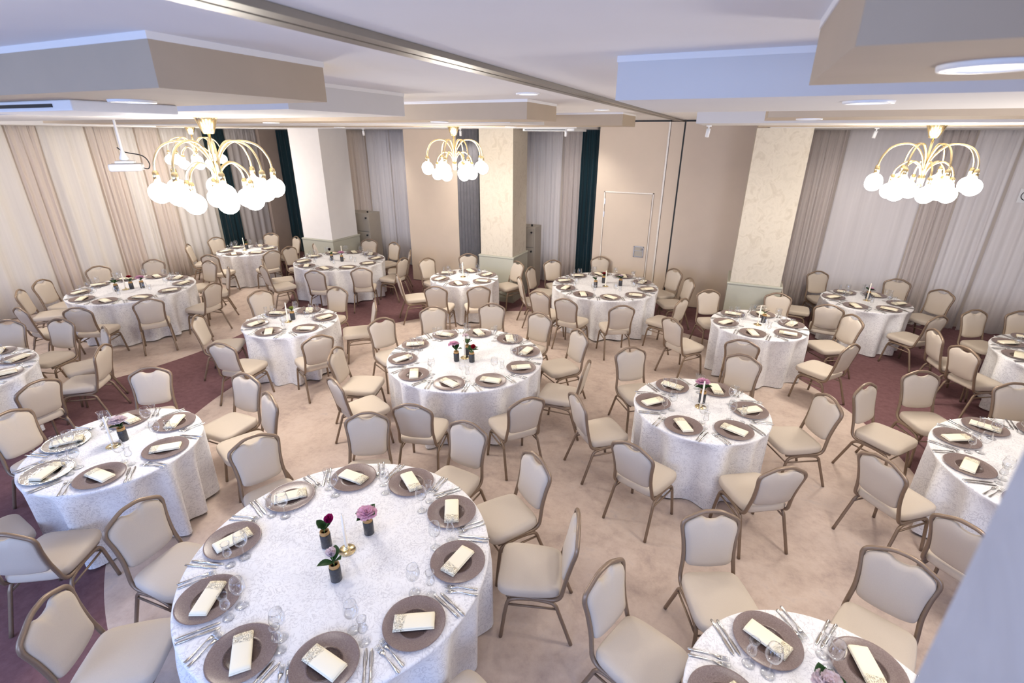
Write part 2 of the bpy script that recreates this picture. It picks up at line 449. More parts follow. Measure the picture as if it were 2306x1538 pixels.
# pleated folding screen
pts = []
bm = bmesh.new(); N = 13; poly = []
for k in range(N + 1): poly.append((-5.60 + .50 * k / N, 9.86 + (.05 if k % 2 else 0)))
poly2 = [(x, y + .012) for x, y in reversed(poly)]
prism(bm, poly + poly2, .02, SOFF - .003)
tag(obj('concertina_screen', bm, M['pleat'], smooth=False), 'dark grey pleated folding screen beside the middle pillar', 'folding screen')
bm = bmesh.new(); box(bm, -5.085, -5.02, 9.86, 9.94, .02, SOFF - .003)
tag(obj('closing_post', bm, M['panel_dark'], smooth=False), 'black vertical post at the edge of the pleated screen', 'post')

# curtains: wavy cloth with thickness
RNG = random.Random(5)
def curtain(label, mat, a, b, folds, amp, z1=None, pin=True):
    (x0, y0), (x1, y1) = a, b
    L = math.hypot(x1 - x0, y1 - y0); n = max(24, int(folds * 10)); tx, ty = (x1 - x0) / L, (y1 - y0) / L; nx, ny = ty, -tx
    ph = RNG.random() * 6; ph2 = RNG.random() * 6
    z1 = z1 or SOFF - .004
    zs = [.03, .5, 1.2, 2.0, 2.8, z1 - .12, z1]
    bm = bmesh.new(); grid = []
    for z in zs:
        row = []
        k = .55 if z > z1 - .2 else 1.0
        for i in range(n + 1):
            t = i / n; w = 2 * PI * folds * t
            off = amp * k * (.6 * math.sin(w + ph + .35 * math.sin(2.2 * w / max(folds, 1) + ph2)) + .4 * math.sin(.43 * w + ph2) * (1.2 - .25 * z))
            if z > z1 - .15 and pin: off = off * .6 + .012 * math.sin(w * 2.6)
            sh = .012 * math.sin(.7 * w + z * .5)
            row.append(bm.verts.new((x0 + tx * (t * L + sh) + nx * off, y0 + ty * (t * L + sh) + ny * off, z)))
        grid.append(row)
    for r0, r1 in zip(grid, grid[1:]):
        for i in range(n): bm.faces.new((r0[i], r0[i + 1], r1[i + 1], r1[i]))
    bmesh.ops.solidify(bm, geom=bm.faces[:], thickness=.006)
    return tag(obj('curtain', bm, mat), label, 'curtain', 'floor-length curtains')
CL = -12.13
for lab, mt, v0, v1, fo, am in (
        ('white sheer curtain panel at the left picture edge', 'sheer_white', 3.3, 5.15, 6, .05),
        ('beige curtain panel next to the leftmost white sheer', 'sheer_beige', 5.17, 5.62, 4, .035),
        ('broad white sheer just right of the first beige panel', 'sheer_white', 5.64, 6.42, 3, .055),
        ('beige gathered curtain behind the hanging projector, nearer the left', 'sheer_beige', 6.44, 6.95, 6, .04),
        ('white sheer curtain panel straight behind the projector', 'sheer_white', 6.97, 7.36, 3, .045),
        ('softly pleated beige curtain right of the projector', 'sheer_beige', 7.38, 7.88, 5, .035),
        ('pale sheer curtain left of the first teal drape', 'sheer_white', 7.90, 8.86, 5, .04),
        ('greyish sheer between the two teal drapes on the left', 'sheer_grey', 9.52, 10.5, 5, .03)):
    curtain(lab, M[mt], (CL, v0), (CL, v1), fo, am)
curtain('dark teal velvet drape behind the big brass chandelier', M['velvet'], (CL + .05, 8.88), (CL + .05, 9.50), 5, .04)
bm = bmesh.new(); box(bm, UL, UL + .20, 10.52, VB, 0, SOFF); struct(obj('wall_corner', bm, M['taupe'], smooth=False))
curtain('dark teal velvet drape left of the white pillar', M['velvet'], (-12.0, 11.05), (-11.2, 11.05), 5, .045)
curtain('narrow grey sheer beside the white pillar, left of it', M['sheer_taupe'], (-11.18, 11.05), (-10.2, 11.05), 6, .03)
curtain('grey sheer curtain right of the white pillar', M['sheer_taupe'], (-9.55, 11.05), (-8.95, 11.05), 5, .03)
curtain('pale sheer between white pillar and beige panel', M['sheer_grey'], (-8.93, 11.05), (-8.2, 11.05), 5, .035)
curtain('bluish grey sheer against the left edge of the beige panel', M['sheer_grey'], (-8.18, 11.02), (-7.2, 11.02), 8, .03)
curtain('pale sheer right of the middle pillar', M['sheer_grey'], (-4.60, 11.05), (-3.62, 11.05), 8, .03)
curtain('grey sheer beside the teal drape near the pass door', M['sheer_taupe'], (-3.60, 11.03), (-3.14, 11.03), 6, .03)
curtain('dark teal velvet drape beside the panel with the door', M['velvet'], (-3.14, 10.85), (-2.62, 10.62), 5, .04)
for lab, mt, u0, u1, fo, am in (
        ('taupe pleated curtain hugging the textured pillar on the right', 'sheer_taupe', .98, 1.62, 8, .035),
        ('broad pale grey sheer behind the right-hand table', 'sheer_grey', 1.64, 2.95, 4, .03),
        ('taupe curtain panel below the right-hand chandelier', 'sheer_taupe', 2.97, 3.42, 6, .035),
        ('pale grey sheer right of the chandelier', 'sheer_grey', 3.44, 4.02, 4, .04),
        ('outermost grey curtain behind the sign', 'sheer_grey', 4.04, 5.3, 7, .04)):
    curtain(lab, M[mt], (u0, 11.02), (u1, 11.02), fo, am)

# cabinets behind the pillars
def cabinet(label, u0, u1, v0, v1, z):
    bm = bmesh.new(); bevel_box(bm, u0, u1, v0, v1, 0, z, .006)
    o = tag(obj('cabinet', bm, M['cabinet'], smooth=False), label, 'cabinet')
    zz = (.06, z * .36, z * .68, z - .03)
    for a, b in zip(zz, zz[1:]):
        bm = bmesh.new(); bevel_box(bm, u0 + .02, u1 - .02, v0 - .018, v0, a + .01, b - .01, .004); dr = obj('door', bm, M['cabinet'], o, smooth=False)
        bm = bmesh.new(); lathe(bm, [(0, 0), (.018, 0), (.022, .03), (0, .034)], 10); k = obj('knob', bm, M['black'], dr)
        k.location = (u1 - .07, v0 - .018, b - .08); k.rotation_euler = (R(90), 0, 0)
    bm = bmesh.new(); lathe(bm, [(0, 0), (.02, 0), (.02, .04), (0, .045)], 10, (u1 - .12, v0 + .12, z)); obj('knob', bm, M['black'], o)
cabinet('grey cabinet with black knobs behind the white pillar', -9.3, -8.42, 10.25, 10.7, 1.44)
cabinet('grey cabinet with black knobs behind the middle pillar', -4.85, -3.94, 10.3, 10.7, 1.41)

# sign
bm = bmesh.new(); bevel_box(bm, 4.19, 4.55, 10.925, 10.932, 2.30, 2.52, .002)
sg = tag(obj('sign', bm, M['white_metal'], smooth=False), 'white sign with a black ring on the curtain', 'sign')
bm = bmesh.new()
tube(bm, [(4.29 + .07 * math.cos(a), 10.921, 2.41 + .07 * math.sin(a)) for a in (2 * PI * k / 32 for k in range(33))], .006, 6)
obj('ring', bm, M['black'], sg)

# ---------------------------------------------------------------- ceiling fittings
def downlight(label, u, v, z, on=True, r=.09):
    t = thing('downlight', label, 'downlight', (u, v, z), 0, 'recessed ceiling lights')
    bm = bmesh.new(); lathe(bm, [(r * .78, -.002), (r * .80, -.010), (r, -.010), (r * 1.02, -.004), (r * 1.02, .0)], 32); obj('rim', bm, M['white_metal'], t)
    bm = bmesh.new(); lathe(bm, [(0, -.004), (r * .80, -.004), (r * .8, -.001), (0, -.001)], 32); obj('diffuser', bm, M['diffuser'], t)
    if on:
        d = bpy.data.lights.new('downlight_beam', 'SPOT'); d.energy = SPOT_W; d.color = (1, .93, .84); d.spot_size = R(125); d.spot_blend = .7; d.shadow_soft_size = .07
        o = bpy.data.objects.new('downlight_beam', d); COL.objects.link(o); o.location = (0, 0, -.03); o.parent = t
for lab, u, v, z in (
        ('round downlight in the beige soffit beside the air conditioner', -2.52, 1.56, SOFF),
        ('round downlight in the white soffit above the right pillar', .43, 2.62, SOFF),
        ('large round downlight in the near beige soffit, top right corner', .43, 1.42, SOFF),
        ('round light in the flat ceiling beside the track', -1.55, 3.84, CEIL),
        ('round light in the flat ceiling nearer the back', -1.62, 6.35, CEIL),
        ('small downlight in the far beige soffit on the right', .42, 4.75, SOFF),
        ('downlight under the long beige soffit behind the big chandelier', -5.2, 4.75, SOFF),
        ('downlight in the beige soffit above the middle of the hall', -2.9, 4.78, SOFF),
        ('downlight at the far right soffit end', 2.1, 4.85, SOFF),
        ('downlight in the farthest beige soffit on the left', -6.6, 7.5, SOFF),
        ('downlight in the farthest beige soffit near the centre', -3.3, 7.5, SOFF)):
    downlight(lab, u, v, z)
def spot(label, u, v):
    t = thing('spotlight', label, 'spotlight', (u, v, SOFF), 0, 'white cylinder spotlights')
    bm = bmesh.new(); lathe(bm, [(0, 0), (.03, 0), (.03, -.015), (.008, -.017), (.008, -.04)], 16); obj('mount', bm, M['white_metal'], t)
    bm = bmesh.new(); lathe(bm, [(0, .0), (.023, 0), (.023, -.095), (.019, -.095), (.018, -.085), (0, -.085)], 16)
    o = obj('lamp_head', bm, M['white_metal'], t); o.location = (0, 0, -.04); o.rotation_euler = (R(14), R(6), 0)
    d = bpy.data.lights.new('spotlight_beam', 'SPOT'); d.energy = 55; d.color = (1, .93, .86); d.spot_size = R(95); d.spot_blend = .8; d.shadow_soft_size = .04
    o = bpy.data.objects.new('spotlight_beam', d); COL.objects.link(o); o.location = (0, .03, -.15); o.rotation_euler = (R(38), 0, 0); o.parent = t
for lab, u, v in (('white spotlight cylinder left of the white pillar top', -9.0, 8.8 + .3), ('white spotlight cylinder right of the white pillar', -7.55, 9.3),
                  ('white spotlight cylinder above the pleated screen', -5.15, 9.25), ('white spotlight cylinder before the pale sheer', -2.95, 9.13),
                  ('white spotlight cylinder over the blank wall panel', -.44, 7.0), ('white spotlight cylinder before the right curtains', 1.66, 9.0)):
    spot(lab, u, v)
# cassette air conditioners
def cassette(label, u0, u1, v0, v1, drop=.045):
    bm = bmesh.new(); bevel_box(bm, u0, u1, v0, v1, SOFF - drop, SOFF + .0, .006)
    o = tag(obj('air_conditioner', bm, M['white_metal'], smooth=False), label, 'air conditioner')
    bm = bmesh.new(); box(bm, u0 + .04, u1 - .14, v0 - .004, v0 + .004, SOFF - .030, SOFF - .016); obj('slot', bm, M['black'], o, smooth=False)
cassette('white ceiling air conditioner with a dark slot, upper left', -3.60, -2.72, 1.42, 1.90)
cassette('white ceiling air conditioner right of the middle pillar top', -3.85, -2.85, 9.3, 10.1)
# projector
t = thing('projector', 'white projector hanging on a pole before the left curtains', 'projector', (-6.40, 3.71, 2.845), R(52))
bm = bmesh.new(); bevel_box(bm, -.155, .155, -.11, .11, .02, .10, .02, 3); obj('body', bm, M['white_metal'], t)
bm = bmesh.new(); lathe(bm, [(0, 0), (.035, 0), (.04, .03), (.03, .035), (0, .03)], 16); l = obj('lens', bm, M['black'], t); l.location = (.09, .10, .055); l.rotation_euler = (R(-90), 0, 0)
bm = bmesh.new(); bevel_box(bm, -.09, .09, -.07, .07, .10, .13, .01); lathe(bm, [(.03, .13), (.05, .15), (.02, .22), (.014, .24), (.012, CEIL - 2.845), (0, CEIL - 2.845)], 14); obj('pole', bm, M['white_metal'], t)
bm = bmesh.new(); tube(bm, catmull([(.15, .03, .05), (.20, .03, .04), (.22, .03, .10), (.17, .03, .18), (.02, .02, .22), (-.04, .0, .27)], 6), .006, 6); obj('cable', bm, M['black'], t)

# ---------------------------------------------------------------- chandeliers
def arch(rad, z0, ztop, z1):
    return catmull([(.012, 0, z0), (.035, 0, z0 + (ztop - z0) * .55), (rad * .30, 0, ztop - .025), (rad * .56, 0, ztop), (rad * .82, 0, ztop - .045), (rad * .97, 0, z1 + (ztop - z1) * .42), (rad, 0, z1)], 5)
def make_chandelier(label, u, v):
    t = thing('chandelier', label, 'chandelier', (u, v, SOFF), 0, 'brass globe chandeliers')
    bm = bmesh.new(); lathe(bm, [(0, 0), (.095, 0), (.09, -.01), (.045, -.13), (.0, -.135)], 24); obj('canopy', bm, M['brass'], t)
    bm = bmesh.new(); tube(bm, [(0, 0, -.13), (0, 0, -.63)], .013, 10); lathe(bm, [(0, -.65), (.03, -.63), (.036, -.55), (.02, -.47), (0, -.47)], 14); obj('stem', bm, M['brass'], t)
    arms = []
    for n, rad, zt, ze, ph in ((8, .465, -.19, -.455, .2), (6, .275, -.37, -.55, .55)):
        bm = bmesh.new(); tube(bm, arch(rad, -.56, zt, ze), .0095, 8); a = obj('arm', bm, M['brass'], t)
        bm = bmesh.new(); lathe(bm, [(0, .03), (.012, .03), (.024, .015), (.026, -.06), (0, -.06)], 14, (rad, 0, ze)); obj('socket', bm, M['brass'], a)
        bm = bmesh.new(); rr = .090
        prof = [(0, -.055), (.022, -.055), (.030, -.075)] + [(rr * math.sin(q), -.075 - rr * .93 - rr * math.cos(q) * -1 * -1 if False else -.155 + rr * math.cos(q)) for q in (R(26), R(45), R(65), R(85), R(105), R(125), R(145), R(165))] + [(0, -.155 - rr)]
        lathe(bm, prof, 20, (rad, 0, ze)); obj('bulb', bm, M['bulb'], a)
        a.rotation_euler = (0, 0, ph)
        for k in range(1, n):
            c = copy_tree(a, t); c.rotation_euler = (0, 0, ph + 2 * PI * k / n)
    d = bpy.data.lights.new('chandelier_light', 'POINT'); d.energy = LAMP_W; d.color = (1, .93, .84); d.shadow_soft_size = .20
    o = bpy.data.objects.new('chandelier_light', d); COL.objects.link(o); o.location = (0, 0, -.95); o.parent = t
    return t
ch = make_chandelier('large brass globe chandelier nearest on the left', -4.36, 3.28)
for lab, u, v in (('brass globe chandelier partly behind the large left one', -10.3, 7.36), ('brass globe chandelier before the pleated screen, centre', -4.22, 7.36),
                  ('brass globe chandelier before the right curtains', 1.87, 7.2)):
    c = copy_tree(ch); c.location = (u, v, SOFF); c['label'] = lab
for u, v in ((2.0, 3.06), (-10.2, 3.06), (7.9, 7.2)):      # lamps of the same grid outside the frame
    d = bpy.data.lights.new('hall_light', 'POINT'); d.energy = LAMP_W; d.color = (1, .93, .84); d.shadow_soft_size = .3
    o = bpy.data.objects.new('hall_light', d); COL.objects.link(o); o.location = (u, v, SOFF - .95)

# ---------------------------------------------------------------- tables, chairs, settings
# table: u, v, radius, phase of the place settings (deg, measured from the picture's right), phrase
TABLES = {
 1: (-1.979, 1.817, .949, -6.3, 10, 'the big foreground table'),
 2: (-4.591, 1.957, .653, -6.2, 6, 'the table with silvery plates'),
 3: (-7.849, 1.876, .949, 10.0, 10, 'the table cut by the left edge'),
 4: (-9.466, 5.049, .949, -11.8, 10, 'the big table before the left curtains'),
 5: (-10.328, 8.135, .653, 20.0, 6, 'the far table by the teal drape'),
 6: (-7.667, 8.247, .949, 11.7, 10, 'the big table at the white pillar'),
 7: (-5.654, 4.929, .653, 16.7, 6, 'the small table left of centre'),
 8: (-2.746, 4.885, .949, 9.0, 10, 'the big central table'),
 9: (-4.539, 8.126, .653, 20.8, 6, 'the small table at the middle pillar'),
 10: (-1.947, 8.703, .949, 15.1, 10, 'the big table by the pass door'),
 11: (.003, 4.745, .653, -9.5, 6, 'the small table right of centre'),
 12: (.586, 7.637, .653, -3.1, 6, 'the small table at the right pillar'),
 13: (2.245, 9.602, .653, -21.2, 6, 'the table before the right curtains'),
 14: (2.853, 4.774, .949, -11.0, 10, 'the big table behind the blurred pillar'),
 15: (4.29, 7.863, .949, -13.0, 10, 'the table cut by the right edge'),
 16: (.789, 1.867, .653, -18.5, 6, 'the lower right foreground table'),
}
CHAIRS = [(4, -10.751, 5.309, 348.6, 145), (4, -10.459, 5.953, 309.9, 113), (4, -10.588, 4.504, 25.9, -178), (4, -10.25, 4.126, 49.7, -154), (4, -9.34, 3.705, 89.8, -109), (4, -8.732, 4.003, 119.8, -79), (4, -8.336, 4.602, 148.1, -47), (4, -8.257, 5.419, 189.0, -8), (4, -8.872, 6.129, 236.9, 37), (4, -9.519, 6.291, 272.5, 69), (3, -8.658, 2.791, 300.4, 106), (3, -8.173, 3.114, 287.7, 82), (3, -7.434, 3.167, 252.2, 49), (3, -6.928, 2.876, 216.6, 22), (3, -6.566, 2.19, 183.1, -12), (2, -5.376, 2.67, 312.1, 113), (2, -5.491, 1.792, 10.4, 167), (2, -4.465, 2.912, 271.3, 61), (2, -4.04, 2.695, 247.3, 33), (1, -3.18, 1.456, 4.0, 171), (1, -2.855, 0.907, 33.7, -160), (1, -3.149, 2.262, 336.7, 135), (1, -2.642, 2.835, 300.7, 99), (1, -1.89, 3.025, 264.4, 62), (1, -1.284, 2.857, 234.6, 32), (1, -0.867, 2.301, 196.8, -1), (1, -0.846, 1.388, 159.3, -44), (8, -3.687, 5.684, 303.3, 113), (8, -3.043, 6.185, 290.4, 81), (8, -4.007, 5.085, 332.7, 144), (8, -3.828, 4.211, 18.0, -174), (8, -3.433, 3.765, 66.4, -144), (8, -2.581, 3.684, 104.7, -104), (8, -1.772, 4.127, 139.6, -62), (8, -1.538, 4.979, 182.3, -19), (8, -1.783, 5.696, 229.9, 18), (8, -2.377, 6.066, 257.7, 50), (10, -3.032, 9.293, 314.7, 125), (10, -2.326, 10.006, 291.8, 84), (10, -3.155, 8.79, 355.9, 152), (10, -3.108, 8.245, 36.0, -179), (10, -2.623, 7.667, 77.3, -143), (10, -2.151, 7.437, 81.6, -123), (10, -1.453, 7.438, 118.9, -91), (10, -1.037, 9.629, 230.7, 23), (10, -0.796, 9.105, 209.4, -2), (10, -0.776, 8.045, 155.0, -52), (6, -8.824, 8.831, 304.3, 125), (6, -7.985, 9.5, 291.3, 82), (6, -7.366, 9.42, 255.3, 52), (6, -6.692, 8.966, 214.5, 13), (6, -6.465, 8.416, 179.1, -17), (6, -6.583, 7.647, 123.1, -58), (6, -7.134, 7.156, 106.4, -89), (6, -8.116, 6.995, 69.6, -133), (6, -8.877, 8.296, 357.7, 154), (5, -11.375, 8.299, 351.1, 148), (5, -11.246, 7.676, 40.0, -174), (5, -10.132, 7.239, 110.7, -99), (5, -10.777, 9.096, 295.2, 92), (5, -9.430, 7.870, 164.0, -39), (5, -10.043, 9.006, 251.9, 48), (7, -6.613, 5.385, 340.9, 132), (7, -5.841, 5.879, 277.9, 77), (7, -5.05, 5.618, 222.4, 24), (7, -4.849, 4.494, 151.7, -52), (7, -5.542, 3.967, 101.7, -106), (7, -6.432, 4.389, 34.8, -169), (9, -5.435, 8.506, 337.0, 134), (9, -4.965, 9.099, 300.8, 92), (9, -4.003, 8.872, 244.9, 33), (9, -5.239, 7.462, 45.4, -160), (9, -4.498, 7.205, 107.2, -107), (9, -3.923, 7.447, 124.5, -73), (11, -0.702, 5.391, 307.6, 112), (11, -0.86, 4.401, 41.9, -177), (11, -0.358, 3.843, 69.3, -135), (11, 0.528, 3.994, 121.0, -80), (11, 0.907, 5.042, 208.8, -3), (11, 0.305, 5.652, 254.3, 49), (12, -0.021, 8.34, 296.8, 104), (12, 0.889, 8.597, 269.7, 53), (12, 1.575, 7.964, 210.7, -3), (12, 1.371, 7.012, 141.5, -62), (12, 0.39, 6.741, 86.0, -124), (12, -0.366, 7.131, 50.6, -171), (13, 1.764, 10.548, 290.5, 92), (13, 2.879, 10.483, 261.2, 36), (13, 3.221, 10.045, 223.3, 5), (13, 2.752, 8.832, 130.4, -78), (13, 1.64, 8.842, 80.4, -145), (15, 3.661, 8.905, 296.8, 97), (15, 4.204, 9.086, 281.1, 72), (15, 3.0, 7.928, 11.3, 156), (15, 3.136, 7.482, 30.3, 177), (14, 3.047, 5.986, 282.5, 62), (14, 2.269, 5.998, 291.1, 91), (14, 1.765, 5.475, 321.1, 123), (14, 1.678, 4.403, 41.7, 179), (14, 1.943, 3.768, 47.8, -156), (16, 0.311, 2.736, 294.9, 94), (16, 1.183, 2.802, 248.6, 44), (16, -0.086, 2.178, 338.3, 136), (2, -4.707, 1.049, 82.7, -121), (2, -4.116, 1.174, 121.2, -82), (6, -8.439, 7.314, 50.4, -153), (13, 1.258, 9.662, 356.5, 153)]
HOURS = ['twelve', 'one', 'two', 'three', 'four', 'five', 'six', 'seven', 'eight', 'nine', 'ten', 'eleven']
def hours(angs):
    """o'clock words, one per angle (deg from the picture's right, counter-clockwise), all different"""
    h = [((90 - a) / 30) % 12 for a in angs]
    order = sorted(range(len(h)), key=lambda i: h[i]); best = None
    for shift in range(len(order)):
        seq = order[shift:] + order[:shift]; used = {}; cost = 0; last = None
        for i in seq:
            c = round(h[i]) % 12
            while c in used.values(): c = (c + 1) % 12
            used[i] = c; dd = abs(h[i] - c); cost += min(dd, 12 - dd) ** 2
        if best is None or cost < best[0]: best = (cost, used)
    return [HOURS[best[1][i]] for i in range(len(h))]
CI = cam.matrix_world.inverted()
def pix(u, v, z):
    p = CI @ Vector((u, v, z))
    if p.z > -.05: return None
    return (1153 + FPX * p.x / -p.z, 769 - FPX * p.y / -p.z)
def seen(u, v, z, mg=30):
    p = pix(u, v, z)
    return p is not None and -mg < p[0] < 2306 + mg and -mg < p[1] < 1538 + mg

# --- chair
def outline_half(pts, n=3):
    c = catmull(pts, n); return c + [Vector((-p.x, p.y, 0)) for p in reversed(c[1:-1])]
def make_chair():
    t = thing('banquet_chair', 'x', 'chair')
    # seat
    half = [(0, .235, 0), (.11, .235, 0), (.17, .228, 0), (.202, .200, 0), (.216, .14, 0), (.212, .0, 0), (.202, -.11, 0), (.188, -.165, 0), (.155, -.195, 0), (.08, -.202, 0), (0, -.202, 0)]
    ol = outline_half(half)
    rings = [[Vector((0, 0, .395))]]
    for s, z in ((.90, .395), (.975, .400), (1.0, .415), (1.0, .440), (.985, .455), (.94, .465), (.75, .471), (.4, .474)):
        rings.append([Vector((p.y * s + .016 * (1 - s), p.x * s, z)) for p in ol])
    rings.append([Vector((.016, 0, .475))])
    bm = bmesh.new(); rings_mesh(bm, rings); obj('seat', bm, M['fabric'], t)
    # back
    half = [(0, .495, 0), (.08, .499, 0), (.135, .510, 0), (.160, .535, 0), (.163, .60, 0), (.170, .68, 0), (.182, .755, 0), (.183, .79, 0), (.168, .823, 0), (.125, .852, 0), (.090, .866, 0), (.064, .866, 0), (.036, .850, 0), (0, .845, 0)]
    ol = outline_half(half)
    def lean(z):
        P = [(.48, -.212), (.52, -.222), (.60, -.239), (.70, -.260), (.80, -.279), (.92, -.293)]
        for (a, b), (c, d) in zip(P, P[1:]):
            if z <= c: return b + (d - b) * (z - a) / (c - a)
        return P[-1][1]
    rings = [[Vector((lean(.68) - .016, 0, .68))]]
    for s, dx in ((.5, -.016), (.92, -.016), (.985, -.010), (1.0, 0), (.985, .012), (.94, .022), (.75, .029), (.4, .032)):
        rings.append([Vector((lean(.68 + (p.y - .68) * s) + dx, p.x * s, .68 + (p.y - .68) * s)) for p in ol])
    rings.append([Vector((lean(.68) + .033, 0, .68))])
    bm = bmesh.new(); rings_mesh(bm, rings); obj('backrest', bm, M['fabric'], t)
    # frame
    h = [(.17, .178, .377), (-.06, .184, .374), (-.155, .188, .380), (-.198, .188, .415), (-.214, .182, .48), (-.226, .176, .54), (-.239, .175, .60), (-.260, .182, .70), (-.276, .194, .775), (-.281, .195, .805), (-.286, .180, .838), (-.289, .125, .870), (-.292, .06, .899)]
    path = catmull(h + [(-.293, 0, .904)] + [(x, -y, z) for x, y, z in reversed(h)], 4)
    bm = bmesh.new(); tube(bm, path, .0148, 8); obj('back_frame', bm, M['bronze'], t)
    for s in (-1, 1):
        bm = bmesh.new(); tube(bm, catmull([(-.02, .184 * s, .366), (.10, .190 * s, .360), (.150, .193 * s, .338), (.172, .198 * s, .26), (.205, .212 * s, .004)], 4), .0135, 8); obj('leg', bm, M['bronze'], t)
        bm = bmesh.new(); tube(bm, catmull([(.02, .184 * s, .366), (-.11, .190 * s, .360), (-.165, .193 * s, .335), (-.195, .198 * s, .26), (-.285, .215 * s, .004)], 4), .0135, 8); obj('leg', bm, M['bronze'], t)
        bm = bmesh.new(); tube(bm, [(.160, .195 * s, .305), (-.176, .195 * s, .305)], .008, 8); obj('stretcher', bm, M['bronze'], t)
    bm = bmesh.new(); tube(bm, [(.162, -.195, .300), (.162, .195, .300)], .007, 8); obj('stretcher', bm, M['bronze'], t)
    return t
def front_pts(x, y, yaw):
    ca, sa = math.cos(R(yaw)), math.sin(R(yaw))
    return [(x + ca * px - sa * py, y + sa * px + ca * py, c) for px, py, c in ((.238, 0, .030), (.236, .12, .030), (.236, -.12, .030), (.215, .195, .030), (.215, -.195, .030), (.215, .214, .062), (.215, -.214, .062), (.15, .21, .03), (.15, -.21, .03))]
POS = [[T, x, y, yaw, a] for T, x, y, yaw, a in CHAIRS]
for it in range(40):
    for i, p in enumerate(POS):                 # keep every seat clear of the cloths
        for T, (u, v, rad, *_r) in TABLES.items():
            if math.hypot(p[1] - u, p[2] - v) > rad + 1: continue
            worst = max(rad + c - math.hypot(x - u, y - v) for x, y, c in front_pts(p[1], p[2], p[3]))
            if T != p[0]:
                ca, sa = math.cos(R(p[3])), math.sin(R(p[3]))
                worst = max([worst] + [rad + .07 - math.hypot(p[1] + ca * px - sa * py - u, p[2] + sa * px + ca * py - v) for px in (-.30, 0) for py in (-.22, 0, .22)])
            if worst > 0:
                d = math.hypot(p[1] - u, p[2] - v); p[1] += (p[1] - u) / d * worst; p[2] += (p[2] - v) / d * worst
    for i, p in enumerate(POS):                 # and of each other
        for q in POS[:i]:
            for px in (-.27, -.08, .08, .21):
                for qx in (-.27, -.08, .08, .21):
                    ax, ay = p[1] + px * math.cos(R(p[3])), p[2] + px * math.sin(R(p[3])); bx, by = q[1] + qx * math.cos(R(q[3])), q[2] + qx * math.sin(R(q[3]))
                    d = math.hypot(ax - bx, ay - by); need = .43
                    if 1e-6 < d < need:
                        k = (need - d) * .25 / d; p[1] += (ax - bx) * k; p[2] += (ay - by) * k; q[1] -= (ax - bx) * k; q[2] -= (ay - by) * k
chair0 = make_chair(); first = True
for T, (u, v, rad, ph, npl, name) in TABLES.items():
    rows = [r for r in POS if r[0] == T]
    for (k, cu, cv, yaw, ang), hr in zip(rows, hours([r[4] for r in rows])):
        c = chair0 if first else copy_tree(chair0); first = False
        c.location = (cu, cv, 0); c.rotation_euler = (0, 0, R(yaw))
        c['label'] = "beige banquet chair at %s o'clock of %s" % (hr, name)
        c['group'] = 'chairs around ' + name

# --- tablecloth
def tablecloth(T, u, v, rad, name):
    rg = random.Random(100 + T); nf = 16 if rad > .8 else 12
    a = [rg.uniform(0, 6.28) for _ in range(4)]; n = nf * 14
    def fold(th):
        w = nf * th + .8 * math.sin(2 * th + a[0]) + .5 * math.sin(3 * th + a[1])
        return (.5 + .5 * math.cos(w)) ** 1.15 * (.75 + .25 * math.sin(5 * th + a[2]))
    prof = [(.0, .7500, 0), (rad * .35, .7500, 0), (rad * .7, .7500, 0), (rad - .05, .7500, 0), (rad - .012, .7494, 0), (rad - .003, .7455, 0), (rad, .736, 0), (rad + .001, .70, .28), (rad + .001, .62, .56), (rad, .52, .72), (rad - .001, .40, .82), (rad - .002, .26, .90), (rad - .004, .12, .95), (rad - .005, .028, 1.0)]
    bm = bmesh.new(); prev = None
    for i, (r, z, k) in enumerate(prof):
        if r == 0: ring = [bm.verts.new((0, 0, z))]
        else:
            ring = []
            for j in range(n):
                th = 2 * PI * j / n; f = fold(th)
                rr = r + k * (.165 * f - .124); zz = z + (k > .95) * (.012 * math.sin(3 * th + a[3]) - .012 * (1 - f))
                ring.append(bm.verts.new((rr * math.cos(th), rr * math.sin(th), max(zz, .006))))
        if prev is not None:
            for j in range(n):
                j2 = (j + 1) % n
                if len(prev) == 1: bm.faces.new((prev[0], ring[j], ring[j2]))
                else: bm.faces.new((prev[j], ring[j], ring[j2], prev[j2]))
        prev = ring
    o = obj('tablecloth', bm, M['cloth']); o.location = (u, v, 0); o.rotation_euler = (0, 0, rg.uniform(0, 6))
    return tag(o, 'white damask floor-length tablecloth on ' + name.replace('the ', 'the ', 1), 'tablecloth', 'round white tablecloths')
TZ = .7505
for T, (u, v, rad, ph, npl, name) in TABLES.items(): tablecloth(T, u, v, rad, name)

